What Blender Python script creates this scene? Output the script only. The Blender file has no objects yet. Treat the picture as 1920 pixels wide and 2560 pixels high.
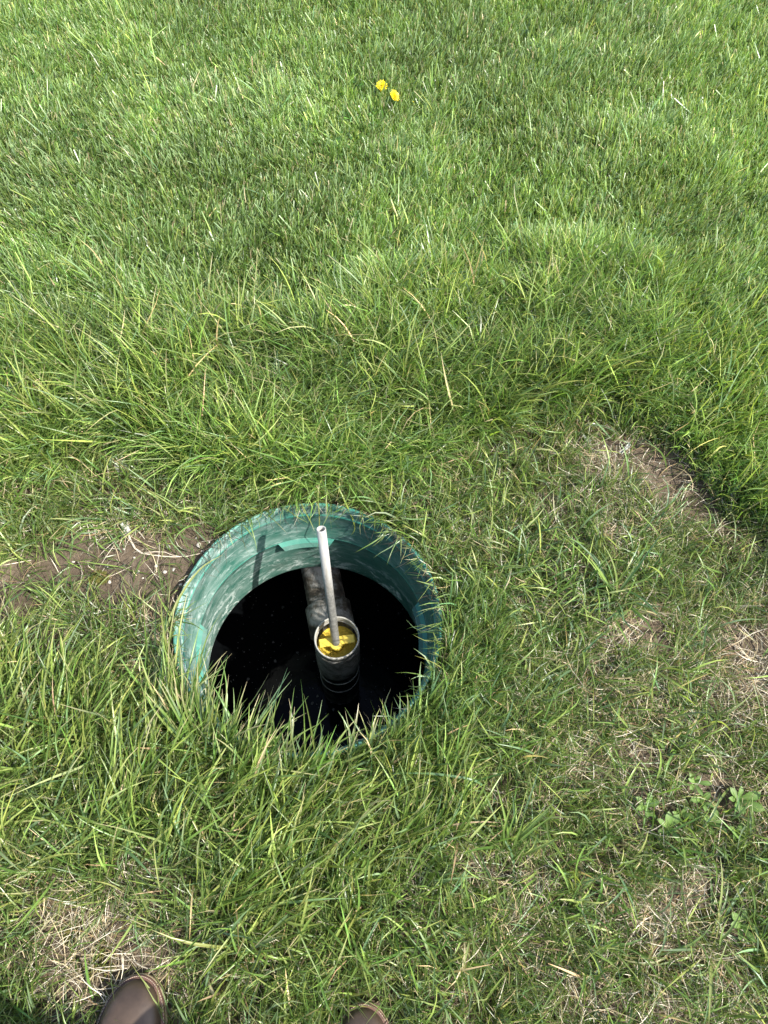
import bpy, bmesh, math, random
import numpy as np
from mathutils import Matrix, Vector

rng = np.random.default_rng(11)
random.seed(5)
SC = bpy.context.scene
COL = SC.collection
PI = math.pi

# ------------------------------------------------------------------ camera, sky, sun, exposure
CAM_H = 1.615
TH, RO = math.radians(61.4), math.radians(3.6)
F = Vector((0, math.cos(TH), -math.sin(TH))); U = Vector((0, math.sin(TH), math.cos(TH))); X = Vector((1, 0, 0))
Rv = X * math.cos(RO) + U * math.sin(RO); Uv = -X * math.sin(RO) + U * math.cos(RO)
cam = bpy.data.cameras.new('camera'); camo = bpy.data.objects.new('camera', cam); COL.objects.link(camo)
m = Matrix((Rv, Uv, -F)).transposed().to_4x4(); m.translation = (0, 0, CAM_H)
camo.matrix_world = m
cam.sensor_fit = 'VERTICAL'; cam.sensor_height = 36.0; cam.lens = 1775 / 2560 * 36
cam.clip_start = 0.05; cam.clip_end = 400
SC.camera = camo

SUN_EL, SUN_AZ = math.radians(50), math.radians(114)     # azimuth clockwise from +y
w = bpy.data.worlds.new('World'); SC.world = w; w.use_nodes = True
nt = w.node_tree; bg = nt.nodes['Background']
sky = nt.nodes.new('ShaderNodeTexSky'); sky.sky_type = 'NISHITA'; sky.sun_disc = False
sky.sun_elevation = SUN_EL; sky.sun_rotation = SUN_AZ; sky.dust_density = 2.0
nt.links.new(sky.outputs[0], bg.inputs[0]); bg.inputs[1].default_value = 0.15
sl = bpy.data.lights.new('sun', 'SUN'); sl.energy = 4.2; sl.angle = math.radians(0.6); sl.color = (1, 0.955, 0.88)
slo = bpy.data.objects.new('sun', sl); COL.objects.link(slo); slo.location = (3, -2, 5)
sd = Vector((math.sin(SUN_AZ) * math.cos(SUN_EL), math.cos(SUN_AZ) * math.cos(SUN_EL), math.sin(SUN_EL)))
slo.rotation_euler = sd.to_track_quat('Z', 'Y').to_euler()
SC.view_settings.view_transform = 'Standard'; SC.view_settings.look = 'None'
SC.view_settings.gamma = 1; SC.view_settings.use_curve_mapping = False
SC.view_settings.exposure = 1.12

# ------------------------------------------------------------------ helpers
def tag(o, label=None, cat=None, group=None, kind=None):
    if label: o['label'] = label
    if cat: o['category'] = cat
    if group: o['group'] = group
    if kind: o['kind'] = kind
    return o

def empty(name, loc, rz=0.0):
    o = bpy.data.objects.new(name, None); COL.objects.link(o)
    o.location = loc; o.rotation_euler = (0, 0, rz); o.empty_display_size = 0.05
    return o

def mesh_np(name, V, Fq, mat, parent=None, col=None, smooth=True, uv=None):
    """V (n,3); Fq (m,4) quads or (m,3) tris"""
    me = bpy.data.meshes.new(name)
    V = np.ascontiguousarray(V, np.float32); Fq = np.ascontiguousarray(Fq, np.int32)
    k = Fq.shape[1]
    me.vertices.add(len(V)); me.vertices.foreach_set('co', V.ravel())
    me.loops.add(Fq.size); me.loops.foreach_set('vertex_index', Fq.ravel())
    me.polygons.add(len(Fq)); me.polygons.foreach_set('loop_start', np.arange(0, Fq.size, k, dtype=np.int32))
    me.polygons.foreach_set('use_smooth', np.full(len(Fq), smooth))
    if col is not None:
        a = me.attributes.new('Col', 'FLOAT_COLOR', 'POINT')
        c4 = np.ones((len(V), 4), np.float32); c4[:, :3] = col
        a.data.foreach_set('color', c4.ravel())
    me.update(calc_edges=True)
    if uv is not None:
        l = me.uv_layers.new(name='UVMap')
        l.data.foreach_set('uv', np.asarray(uv, np.float32)[Fq.ravel()].ravel())
    me.materials.append(mat)
    o = bpy.data.objects.new(name, me); COL.objects.link(o)
    if parent: o.parent = parent
    return o

def from_bm(name, bm, mat, parent=None, smooth=False):
    me = bpy.data.meshes.new(name); bm.to_mesh(me); bm.free()
    if smooth:
        me.polygons.foreach_set('use_smooth', np.full(len(me.polygons), True))
    me.materials.append(mat)
    o = bpy.data.objects.new(name, me); COL.objects.link(o)
    if parent: o.parent = parent
    return o

_tab = np.random.default_rng(3).random((512, 512))
def vn(x, y, s, seed=0):
    x = np.asarray(x, float) / s + 37.3 * seed + 100; y = np.asarray(y, float) / s + 91.7 * seed + 100
    xi = np.floor(x).astype(int); yi = np.floor(y).astype(int); fx = x - xi; fy = y - yi
    fx = fx * fx * (3 - 2 * fx); fy = fy * fy * (3 - 2 * fy)
    g = lambda a, b: _tab[a % 512, b % 512]
    return (g(xi, yi) * (1 - fx) + g(xi + 1, yi) * fx) * (1 - fy) + (g(xi, yi + 1) * (1 - fx) + g(xi + 1, yi + 1) * fx) * fy
def fbm(x, y, s, seed=0, o=3):
    r = 0; a = 1; t = 0
    for k in range(o):
        r = r + a * vn(x, y, s / 2 ** k, seed + k); t += a; a *= .5
    return r / t
def sstep(a, b, x):
    t = np.clip((np.asarray(x, float) - a) / (b - a), 0, 1); return t * t * (3 - 2 * t)

def poly_sd(x, y, P):
    """signed distance, positive inside"""
    x = np.asarray(x, float); y = np.asarray(y, float)
    d = np.full(x.shape, 1e9); ins = np.zeros(x.shape, bool); n = len(P)
    for i in range(n):
        ax, ay = P[i]; bx, by = P[(i + 1) % n]
        ex, ey = bx - ax, by - ay
        t = np.clip(((x - ax) * ex + (y - ay) * ey) / (ex * ex + ey * ey + 1e-12), 0, 1)
        d = np.minimum(d, np.hypot(x - ax - t * ex, y - ay - t * ey))
        c = ((ay > y) != (by > y)) & (x < (bx - ax) * (y - ay) / ((by - ay) if by != ay else 1e-9) + ax)
        ins ^= c
    return np.where(ins, d, -d)

# ------------------------------------------------------------------ layout in metres (camera foot = origin, +y ahead)
CX, CY = -0.163, 0.578            # riser centre
RR = 0.318                        # riser outer radius
EDGE = [(-6, .85), (-1.9, .86), (-1.45, .90), (-1.003, .899), (-.85, .97), (-.756, 1.027), (-.622, .985), (-.461, .935), (-.16, .95), (.082, .985), (.204, 1.107), (.4, 1.208),
        (.6, 1.256), (.749, 1.187), (.839, 1.094), (.918, .969), (.991, .851), (1.06, .70), (1.25, .52), (1.7, .35), (6, .3), (6, 9), (-6, 9)]
SOIL = [
    [(-.99, .69), (-.939, .697), (-.815, .744), (-.694, .772), (-.443, .803), (-.435, .758), (-.463, .692), (-.482, .612), (-.474, .486), (-.524, .573), (-.548, .631), (-.65, .589), (-.773, .592), (-.821, .531), (-.889, .538), (-.99, .53)],
    [(-.81, .492), (-.706, .51), (-.68, .45), (-.782, .433)],
    [(-.596, .456), (-.47, .497), (-.439, .391), (-.489, .356), (-.571, .393)],
    [(.47, 1.15), (.501, 1.178), (.593, 1.193), (.718, 1.156), (.815, 1.117), (.893, .977), (.947, .874), (.846, .888), (.746, .95), (.666, .99), (.60, 1.05)],
    [(.548, .349), (.631, .354), (.644, .295), (.541, .28)],
    [(.519, .619), (.657, .652), (.693, .584), (.535, .551)],
    [(.864, .607), (.973, .649), (.935, .466), (.843, .493)],
    [(-.597, -.041), (-.469, -.042), (-.381, -.114), (-.402, -.182), (-.554, -.22), (-.65, -.12)],
    [(.69, .245), (.76, .30), (.80, .26), (.74, .22)],
    [(.66, .05), (.73, .08), (.75, .02), (.68, .0)],
]
THATCH = [(.30, .842, .07), (.27, .80, .05), (.62, .40, .08), (.60, .45, .06), (.63, -.02, .09), (.58, .02, .06), (-.69, .80, .05), (-.62, .795, .05), (.64, .03, .06), (.57, 1.09, .06), (.85, .46, .09), (.9, .55, .08),
          (-.5, -.12, .12), (-.56, -.08, .1), (-.42, -.15, .1), (-.34, -.12, .08), (.55, .6, .07), (.62, .9, .05), (.7, .92, .06), (-.45, .45, .06), (-.5, .52, .06), (-.72, .97, .05),
          (.45, .3, .08), (.3, .0, .1), (.7, -.12, .1), (.42, -.1, .09), (.15, .05, .07), (.85, .25, .08), (.38, .62, .06), (-.25, .96, .05), (.2, .45, .05), (-.78, .1, .08), (-.62, .13, .06), (.93, .7, .06), (.75, .62, .06)]

def edge_d(x, y):
    return poly_sd(x, y, EDGE) + (fbm(x, y, .18, 5) - .5) * .09
def soil_m(x, y):
    r = np.full(np.shape(x), -9.)
    for i, P in enumerate(SOIL): r = np.maximum(r, poly_sd(x, y, P) - (.022 if i == 3 else 0))
    r = r + (fbm(x, y, .09, 9) - .5) * .13
    return sstep(-.05, .015, r)
def thatch_m(x, y):
    r = np.zeros(np.shape(x))
    for a, b, s in THATCH: r = np.maximum(r, np.exp(-((x - a) ** 2 + (y - b) ** 2) / (s * s)))
    return r
def ground(x, y, d=None):
    x = np.asarray(x, float); y = np.asarray(y, float)
    if d is None: d = edge_d(x, y)
    r = np.hypot(x - CX, y - CY)
    z = -.026 + (fbm(x, y, .22, 1) - .5) * .03 * sstep(.32, .5, r) + (vn(x, y, .035, 2) - .5) * .006 + (vn(x, y, .012, 3) - .5) * .003
    z = z + .032 * sstep(-.01, .05, d) + (fbm(x, y, 1.1, 4) - .5) * .05 * sstep(.1, .6, d)
    return z

# ------------------------------------------------------------------ materials
def mat(name):
    mt = bpy.data.materials.new(name); mt.use_nodes = True
    n = mt.node_tree; return mt, n, n.nodes['Principled BSDF']
def ramp(n, fac, stops):
    r = n.nodes.new('ShaderNodeValToRGB'); e = r.color_ramp.elements
    while len(e) < len(stops): e.new(.5)
    for q, (p, c) in zip(e, stops): q.position = p; q.color = (*c, 1)
    n.links.new(fac, r.inputs[0]); return r.outputs[0]
def noise(n, vec, scale, detail=4, rough=.6, dist=0):
    t = n.nodes.new('ShaderNodeTexNoise'); t.inputs['Scale'].default_value = scale; t.inputs['Detail'].default_value = detail
    t.inputs['Roughness'].default_value = rough; t.inputs['Distortion'].default_value = dist
    if vec is not None: n.links.new(vec, t.inputs['Vector'])
    return t.outputs['Fac']
def mixc(n, fac, a, b, blend='MIX'):
    q = n.nodes.new('ShaderNodeMix'); q.data_type = 'RGBA'; q.blend_type = blend
    for s, v in ((0, fac), (6, a), (7, b)):
        if hasattr(v, 'is_output') or isinstance(v, bpy.types.NodeSocket): n.links.new(v, q.inputs[s])
        elif s == 0: q.inputs[0].default_value = v
        else: q.inputs[s].default_value = (*v, 1)
    return q.outputs[2]
def math_(n, op, a, b=None, c=None, clamp=False):
    q = n.nodes.new('ShaderNodeMath'); q.operation = op; q.use_clamp = clamp
    for i, v in enumerate((a, b, c)):
        if v is None: continue
        if isinstance(v, bpy.types.NodeSocket): n.links.new(v, q.inputs[i])
        else: q.inputs[i].default_value = v
    return q.outputs[0]
def bump(n, b, h, strength, dist):
    q = n.nodes.new('ShaderNodeBump'); q.inputs['Strength'].default_value = strength; q.inputs['Distance'].default_value = dist
    n.links.new(h, q.inputs['Height']); n.links.new(q.outputs[0], b.inputs['Normal'])
def objco(n, out='Object'):
    return n.nodes.new('ShaderNodeTexCoord').outputs[out]

def m_grass(name, trans=.3, rough=.4, spec=.5):
    mt, n, b = mat(name)
    a = n.nodes.new('ShaderNodeAttribute'); a.attribute_name = 'Col'
    n.links.new(a.outputs['Color'], b.inputs['Base Color'])
    b.inputs['Roughness'].default_value = rough; b.inputs['Specular IOR Level'].default_value = spec
    t = n.nodes.new('ShaderNodeBsdfTranslucent')
    n.links.new(mixc(n, 1.0, a.outputs['Color'], (1.4, 1.4, .75), 'MULTIPLY'), t.inputs[0])
    mx = n.nodes.new('ShaderNodeMixShader'); mx.inputs[0].default_value = trans
    n.links.new(b.outputs[0], mx.inputs[1]); n.links.new(t.outputs[0], mx.inputs[2])
    n.links.new(mx.outputs[0], n.nodes['Material Output'].inputs[0])
    return mt
M_GRASS = m_grass('grass_blade', .36, .34, .7)
M_STRAW = m_grass('dry_straw', .12, .6, .3)
M_LEAF = m_grass('soft_leaf', .3, .5, .4)

def m_soil():
    mt, n, b = mat('soil'); co = objco(n)
    f = noise(n, co, 9, 6, .65); g = noise(n, co, 70, 5, .7); h = noise(n, co, 320, 3, .7)
    c = ramp(n, f, [(.3, (.055, .040, .026)), (.52, (.12, .09, .06)), (.72, (.20, .158, .112))])
    c = mixc(n, .55, c, ramp(n, g, [(.3, (.035, .026, .018)), (.7, (.19, .15, .108))]))
    b.inputs['Roughness'].default_value = .95; b.inputs['Specular IOR Level'].default_value = .15
    n.links.new(c, b.inputs['Base Color'])
    bump(n, b, math_(n, 'ADD', g, math_(n, 'MULTIPLY', h, .6)), .8, .008)
    return mt
M_SOIL = m_soil()

def m_riser(name, base=(.013, .080, .056), lite=(.026, .17, .125), chalk=1.0, dirt=.35):
    mt, n, b = mat(name); uv = objco(n, 'UV')
    def mp(sx, sy):
        q = n.nodes.new('ShaderNodeMapping'); q.inputs['Scale'].default_value = (sx, sy, 1); n.links.new(uv, q.inputs[0]); return q.outputs[0]
    sep = n.nodes.new('ShaderNodeSeparateXYZ'); n.links.new(uv, sep.inputs[0])
    v = sep.outputs[1]; u = sep.outputs[0]                      # v: height in metres, u: arc length in metres from the +x side
    c = mixc(n, noise(n, mp(6, 9), 1, 4), base, tuple(k * 1.4 for k in base))
    low = math_(n, 'MULTIPLY_ADD', v, -8, -1.9, clamp=True)      # lime tide mark near the bottom
    left = math_(n, 'MULTIPLY_ADD', math_(n, 'ABSOLUTE', math_(n, 'SUBTRACT', u, 1.02)), -1.7, 1.15, clamp=True)
    powder = math_(n, 'MULTIPLY', ramp(n, noise(n, mp(14, 26), 1, 8, .7), [(.34, (0, 0, 0)), (.70, (1, 1, 1))]), math_(n, 'MULTIPLY_ADD', left, .30, .12))
    scr = math_(n, 'MULTIPLY', ramp(n, noise(n, mp(9, 330), 1, 3, .6, 1.2), [(.62, (0, 0, 0)), (.68, (1, 1, 1))]), math_(n, 'MULTIPLY_ADD', left, .4, .3))
    bl = math_(n, 'MULTIPLY', ramp(n, noise(n, mp(17, 30), 1, 10, .78, .9), [(.52, (0, 0, 0)), (.60, (1, 1, 1))]), math_(n, 'ADD', math_(n, 'MULTIPLY', low, .95), math_(n, 'MULTIPLY_ADD', left, .35, .10)))
    bl2 = math_(n, 'MULTIPLY', ramp(n, noise(n, mp(6, 18), 1, 10, .75, .6), [(.60, (0, 0, 0)), (.64, (1, 1, 1))]), .5)
    k = math_(n, 'ADD', math_(n, 'ADD', powder, scr), math_(n, 'ADD', bl, bl2), clamp=True)
    c = mixc(n, math_(n, 'MULTIPLY', k, .9 * chalk, clamp=True), c, (.50, .58, .54))
    # worn pale line along each moulded ridge
    for vz, hw in ((-.042, .0035), (-.1655, .0025), (.0002, .0012)):
        e = math_(n, 'LESS_THAN', math_(n, 'ABSOLUTE', math_(n, 'SUBTRACT', v, vz)), hw)
        e = math_(n, 'MULTIPLY', e, math_(n, 'MULTIPLY_ADD', noise(n, mp(4, 4), 1, 4), 1.6, -.25, clamp=True))
        c = mixc(n, math_(n, 'MULTIPLY', e, .75), c, tuple(q * 1.7 for q in lite))
    d = ramp(n, noise(n, mp(5, 9), 1.3, 8, .75, .4), [(.54, (0, 0, 0)), (.72, (1, 1, 1))])
    c = mixc(n, math_(n, 'MULTIPLY', d, dirt), c, (.075, .06, .045))
    n.links.new(c, b.inputs['Base Color'])
    b.inputs['Roughness'].default_value = .42; b.inputs['Specular IOR Level'].default_value = .4
    bump(n, b, math_(n, 'ADD', noise(n, mp(30, 60), 1, 5), math_(n, 'MULTIPLY', k, .4)), .25, .004)
    return mt
M_RISER = m_riser('green_plastic')
M_TAB = m_riser('green_plastic_tab', chalk=.5, dirt=.9)

def m_dirty(name, clean, grime_shade, mid, lo, hi, scale=18, rough=.7, bs=.6):
    mt, n, b = mat(name); co = objco(n)
    f = noise(n, co, scale, 8, .7, .6); g = noise(n, co, scale * 3.1, 6, .7)
    k = math_(n, 'MULTIPLY_ADD', g, .35, math_(n, 'MULTIPLY', f, .75))
    c = ramp(n, k, [(lo, grime_shade), ((lo + hi) / 2, mid), (hi, clean)])
    n.links.new(c, b.inputs['Base Color']); b.inputs['Roughness'].default_value = rough
    bump(n, b, math_(n, 'ADD', f, math_(n, 'MULTIPLY', g, .5)), bs, .006)
    return mt
M_TEE = m_dirty('grimy_pipe', (.22, .215, .20), (.016, .015, .012), (.10, .095, .082), .42, .62, 20)
M_BRANCH = m_dirty('crusted_pipe', (.30, .29, .265), (.016, .013, .010), (.095, .078, .055), .42, .62, 14, .8, .8)
M_BAND = m_dirty('pipe_edge', (.33, .33, .31), (.10, .10, .09), (.2, .2, .19), .35, .6, 30)
M_PVC = m_dirty('pvc_rim', (.36, .35, .31), (.13, .12, .09), (.28, .27, .23), .33, .55, 40, .45, .2)
M_YEL = m_dirty('yellow_plastic', (.60, .46, .06), (.22, .15, .02), (.54, .40, .045), .30, .52, 36, .45, .3)
M_SLUDGE = m_dirty('yellow_sludge', (.58, .42, .035), (.03, .022, .01), (.46, .32, .03), .36, .48, 60, .6, 1.0)
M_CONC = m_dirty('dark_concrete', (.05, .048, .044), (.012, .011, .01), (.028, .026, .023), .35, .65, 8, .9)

def m_stick():
    mt, n, b = mat('weathered_pvc'); co = objco(n)
    q = n.nodes.new('ShaderNodeMapping'); q.inputs['Scale'].default_value = (40, 40, 6); n.links.new(co, q.inputs[0])
    f = noise(n, q.outputs[0], 1, 6, .65); g = noise(n, co, 90, 4, .7)
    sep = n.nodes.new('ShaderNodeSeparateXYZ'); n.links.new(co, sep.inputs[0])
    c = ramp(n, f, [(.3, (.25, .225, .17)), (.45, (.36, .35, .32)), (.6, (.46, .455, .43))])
    grime_shade = math_(n, 'MULTIPLY_ADD', math_(n, 'ADD', sep.outputs[2], math_(n, 'MULTIPLY', math_(n, 'SUBTRACT', g, .5), .08)), -8, 2.6, clamp=True)   # shade inside the riser, painted as dark mottling over the lower half
    c = mixc(n, math_(n, 'MULTIPLY', grime_shade, .85), c, ramp(n, g, [(.3, (.05, .05, .045)), (.7, (.20, .20, .18))]))
    n.links.new(c, b.inputs['Base Color']); b.inputs['Roughness'].default_value = .45
    bump(n, b, g, .15, .002)
    return mt
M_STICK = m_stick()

def m_water():
    mt, n, b = mat('black_water'); co = objco(n)
    b.inputs['Base Color'].default_value = (.003, .0035, .004, 1); b.inputs['Roughness'].default_value = .07
    b.inputs['IOR'].default_value = 1.33; b.inputs['Specular IOR Level'].default_value = .10
    bump(n, b, noise(n, co, 14, 4), .12, .01)
    return mt
M_WATER = m_water()

def m_plain(name, c, rough=.6, var=.3, scale=40, bs=.2):
    mt, n, b = mat(name); f = noise(n, objco(n), scale, 5, .65)
    n.links.new(ramp(n, f, [(.3, tuple(k * (1 - var) for k in c)), (.7, tuple(min(1, k * (1 + var)) for k in c))]), b.inputs['Base Color'])
    b.inputs['Roughness'].default_value = rough
    if bs: bump(n, b, f, bs, .003)
    return mt
M_LEATHER = m_plain('brown_leather', (.060, .040, .027), .48, .35, 22, .15)
M_WELT = m_plain('welt_leather', (.105, .052, .036), .6, .35, 90, .3)
M_SOLE = m_plain('tan_sole', (.30, .235, .145), .7, .35, 60, .3)
M_THREAD = m_plain('pale_thread', (.42, .33, .25), .8, .2, 60, 0)
M_CLOTH = m_plain('olive_cloth', (.085, .10, .072), .9, .2, 300, .3)
M_SHIRT = m_plain('dark_cloth', (.05, .055, .07), .9, .2, 300, .3)
M_SKIN = m_plain('skin', (.45, .27, .19), .5, .1, 40, 0)
M_HAIR = m_plain('hair', (.04, .028, .02), .6, .3, 120, .3)
M_STONE = m_plain('pale_stone', (.42, .39, .33), .85, .35, 120, .4)
M_ROOT = m_plain('dark_root', (.035, .022, .014), .8, .4, 60, 0)
M_DRYROOT = m_plain('bleached_root', (.50, .43, .33), .8, .3, 50, .2)
M_SCRAP = m_plain('bleached_scrap', (.40, .41, .36), .8, .25, 120, .6)
M_MOSS = m_plain('moss', (.085, .085, .012), .95, .6, 260, 1.0)
M_PETAL = m_plain('dandelion_yellow', (.80, .60, .004), .6, .15, 200, 0)
M_SCUM = m_plain('scum', (.035, .038, .036), .6, .4, 80, 0)

# ------------------------------------------------------------------ ground
def build_ground():
    def axis(lo, hi, step, far):
        a = list(np.arange(lo, hi + 1e-6, step)); s = step; x = a[-1]; R = []
        while x < far: s *= 1.35; x += s; R.append(x)
        s = step; x = a[0]; L = []
        while x > -far: s *= 1.35; x -= s; L.append(x)
        return np.array(L[::-1] + a + R)
    xs = axis(-1.3, 1.4, .011, 180); ys = axis(-.5, 2.0, .011, 180)
    gx, gy = np.meshgrid(xs, ys)
    d = edge_d(gx, gy)
    z = ground(gx, gy, d)
    far = np.hypot(gx, gy)
    z = np.where(far > 6, (vn(gx, gy, 3., 8) - .5) * .05, z)
    r = np.hypot(gx - CX, gy - CY)
    # settle the vertices beside the riser on its outer wall, so the soil meets it cleanly
    near = (r > .298) & (r < .318)
    s = np.where(near, .318 / np.maximum(r, 1e-6), 1)
    gx = CX + (gx - CX) * s; gy = CY + (gy - CY) * s
    z = np.where(near, np.minimum(z, -.014), z)
    V = np.stack([gx.ravel(), gy.ravel(), z.ravel()], 1)
    ny, nx = gx.shape
    i = np.arange(ny - 1)[:, None] * nx + np.arange(nx - 1)[None, :]
    Q = np.stack([i, i + 1, i + nx + 1, i + nx], -1).reshape(-1, 4)
    rv = r.ravel()
    Q = Q[(rv[Q] > .298).all(1)]
    o = mesh_np('ground', V, Q, M_SOIL); tag(o, kind='structure')
build_ground()

# ------------------------------------------------------------------ revolve and tube helpers
def revolve(name, prof, mat_, parent, n=128, cx=0, cy=0, a0=0, a1=2 * PI, wob=0, closed=True):
    P = np.array(prof); k = len(P)
    full = abs(a1 - a0 - 2 * PI) < 1e-6
    A = np.linspace(a0, a1, n + 1)
    rr = P[None, :, 0] + (wob * np.sin(2 * A + .6) + wob * .5 * np.sin(3 * A + 2))[:, None]
    V = np.stack([cx + rr * np.cos(A)[:, None], cy + rr * np.sin(A)[:, None], np.broadcast_to(P[None, :, 1], rr.shape)], -1).reshape(-1, 3)
    uv = np.stack([np.broadcast_to((A * .3)[:, None], rr.shape), np.broadcast_to(P[None, :, 1], rr.shape)], -1).reshape(-1, 2)
    i = np.arange(n)[:, None] * k; kk = k if closed else k - 1
    j = np.arange(kk)[None, :]; j2 = (j + 1) % k
    Q = np.stack([i + j, i + k + j, i + k + j2, i + j2], -1).reshape(-1, 4)
    return mesh_np(name, V, Q, mat_, parent, uv=uv)

def tube(bm, pts, rad, seg=12, caps=True):
    pts = [Vector(p) for p in pts]; rings = []
    rads = rad if hasattr(rad, '__len__') else [rad] * len(pts)
    up = None
    for i, p in enumerate(pts):
        t = (pts[min(i + 1, len(pts) - 1)] - pts[max(i - 1, 0)]).normalized()
        if up is None:
            up = t.orthogonal().normalized()
        up = (up - t * up.dot(t)).normalized(); s = t.cross(up)
        rings.append([bm.verts.new(p + (up * math.cos(a) + s * math.sin(a)) * rads[i]) for a in [2 * PI * k / seg for k in range(seg)]])
    for a, b in zip(rings, rings[1:]):
        for k in range(seg):
            bm.faces.new((a[k], a[(k + 1) % seg], b[(k + 1) % seg], b[k]))
    if caps:
        bm.faces.new(rings[0][::-1]); bm.faces.new(rings[-1])

def hollow(name, z0, z1, ro, ri, mat_, parent, n=48, wob=0, jag=0):
    """vertical open pipe with wall thickness"""
    e = min(.0012, (ro - ri) * .3)
    pr = [(ro, z0), (ro, z1 - e), (ro - e, z1), (ri + e, z1), (ri, z1 - e), (ri, z0)]
    return revolve(name, pr, mat_, parent, n=n, wob=wob)

# ------------------------------------------------------------------ the riser
riser = tag(empty('tank_riser', (CX, CY, 0)), 'open round green plastic septic riser sunk in the grass, scuffed white inside', 'tank riser')
wall_p = [(.3085, -.010), (.3085, -.020), (.3080, -.036), (.3040, -.0395), (.3032, -.0445), (.3042, -.048), (.3035, -.075), (.3042, -.088), (.3025, -.098), (.3015, -.158),
          (.2975, -.1635), (.2970, -.1675), (.3010, -.1715), (.3030, -.20), (.3060, -.28), (.3065, -.355), (.3058, -.376), (.3080, -.384), (.3170, -.384), (.3172, -.02), (.3165, -.010)]
revolve('riser_wall', wall_p, M_RISER, riser, 160, wob=.0008)
rim_p = [(.3060, -.0105), (.3085, -.0085), (.3110, -.0005), (.3130, .0012), (.3165, .0008), (.3188, -.0015), (.3192, -.0165), (.3172, -.0190)]
revolve('riser_rim', rim_p, M_RISER, riser, 160, wob=.0008)
def tab(a0, a1, drop, inn, skew=.03):
    """moulded lug that hangs inward off the ledge"""
    n = 14; V = []; uv = []
    A = np.linspace(a0, a1, n)
    for i, a in enumerate(A):
        f = i / (n - 1)
        aa = [a, a0 + skew + (a1 - a0 - 2 * skew) * f]
        for lay in (0, .0035):
            for (r, z, q) in ((.2985, -.1625 - lay, aa[0]), (.2975 - inn, -.1625 - drop - lay, aa[1])):
                V.append((r * math.cos(q), r * math.sin(q), z)); uv.append((q * .3, z))
    Q = []
    for i in range(n - 1):
        b = i * 4; c = b + 4
        Q += [(b, c, c + 1, b + 1), (b + 2, b + 3, c + 3, c + 2), (b + 1, c + 1, c + 3, b + 3), (b, b + 2, c + 2, c)]
    e = (n - 1) * 4
    Q += [(0, 1, 3, 2), (e, e + 2, e + 3, e + 1)]
    return mesh_np('tab', np.array(V), np.array(Q), M_TAB, riser, smooth=False, uv=uv)
tab(math.radians(84), math.radians(115), .010, .024, .05)
tab(math.radians(-5), math.radians(25), .010, .022, .04)
tab(math.radians(175), math.radians(205), .010, .020, .04)

# ------------------------------------------------------------------ tank below, water
def build_tank():
    bm = bmesh.new()
    x0, x1, y0, y1, zt, zb = -1.05, .75, -.25, 1.55, -.383, -1.35
    vb = [bm.verts.new(p) for p in ((x0, y0, zb), (x1, y0, zb), (x1, y1, zb), (x0, y1, zb))]
    vt = [bm.verts.new(p) for p in ((x0, y0, zt), (x1, y0, zt), (x1, y1, zt), (x0, y1, zt))]
    bm.faces.new(vb)
    for i in range(4): bm.faces.new((vb[i], vt[i], vt[(i + 1) % 4], vb[(i + 1) % 4]))
    n = 64; ri = []; ro = []
    for k in range(n):
        a = 2 * PI * k / n; c, s = math.cos(a), math.sin(a)
        ri.append(bm.verts.new((CX + .309 * c, CY + .309 * s, zt)))
        t = min((x1 - CX) / c if c > 1e-6 else 9, (x0 - CX) / c if c < -1e-6 else 9, (y1 - CY) / s if s > 1e-6 else 9, (y0 - CY) / s if s < -1e-6 else 9)
        ro.append(bm.verts.new((CX + t * c, CY + t * s, zt + .001)))
    for k in range(n): bm.faces.new((ri[k], ri[(k + 1) % n], ro[(k + 1) % n], ro[k]))
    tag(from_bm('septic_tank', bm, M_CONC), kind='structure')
    V = np.array([(x0 + .003, y0 + .003, -.78), (x1 - .003, y0 + .003, -.78), (x1 - .003, y1 - .003, -.78), (x0 + .003, y1 - .003, -.78)])
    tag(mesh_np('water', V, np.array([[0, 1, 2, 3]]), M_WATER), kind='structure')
    # floating specks of scum
    n = 420; c = np.stack([rng.uniform(-.5, .3, n), rng.uniform(.35, .95, n)], 1)
    s = rng.uniform(.0008, .003, n) * (1 + (rng.random(n) < .1) * 1.2); V = []; Q = []
    for i in range(n):
        a = rng.random() * 6.28
        for k in range(6):
            q = a + k * PI / 3; rr = s[i] * rng.uniform(.6, 1.2)
            V.append((c[i, 0] + rr * math.cos(q), c[i, 1] + rr * math.sin(q), -.778))
        b = i * 6; Q += [(b, b + 1, b + 2, b + 3), (b, b + 3, b + 4, b + 5)]
    tag(mesh_np('scum', np.array(V), np.array(Q), M_SCUM), 'tiny pale specks floating on the black water', 'scum', kind='stuff')
build_tank()

# ------------------------------------------------------------------ outlet tee with its filter and the loose plastic stick
TX, TY, TZ = -.1078, .6230, -.260
TS = 1.045
tee = tag(empty('outlet_tee', (TX, TY, -.78)), 'grimy upright plastic tee pipe inside the riser, its side arm running back under the wall', 'pipe')
T0 = .78 + TZ
tee.scale = (TS, TS, 1)
revolve('upright_pipe', [(.0545, 0), (.0545, T0 - .035), (.0545, T0 - .036), (.0545, T0 - .028), (.0595, T0 - .028), (.0590, T0 - .05), (.0600, T0 - .11), (.0612, T0 - .13), (.0612, T0 - .20), (.0600, T0 - .215), (.0575, T0 - .22), (.0575, .30), (.0575, 0)], M_TEE, tee, 64, closed=False, wob=.0005)
revolve('pipe_mouth', [(.0548, T0 - .055), (.0548, T0 - .002), (.0553, T0), (.0582, T0), (.0590, T0 - .0015), (.0588, T0 - .027), (.0540, T0 - .027)], M_PVC, tee, 64, wob=.0006, closed=False)
for z in (.325, .255, .165):
    revolve('pipe_band', [(.0576, z), (.0594, z + .001), (.0594, z + .004), (.0576, z + .005)], M_BAND, tee, 48, closed=False)
bm = bmesh.new()
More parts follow.
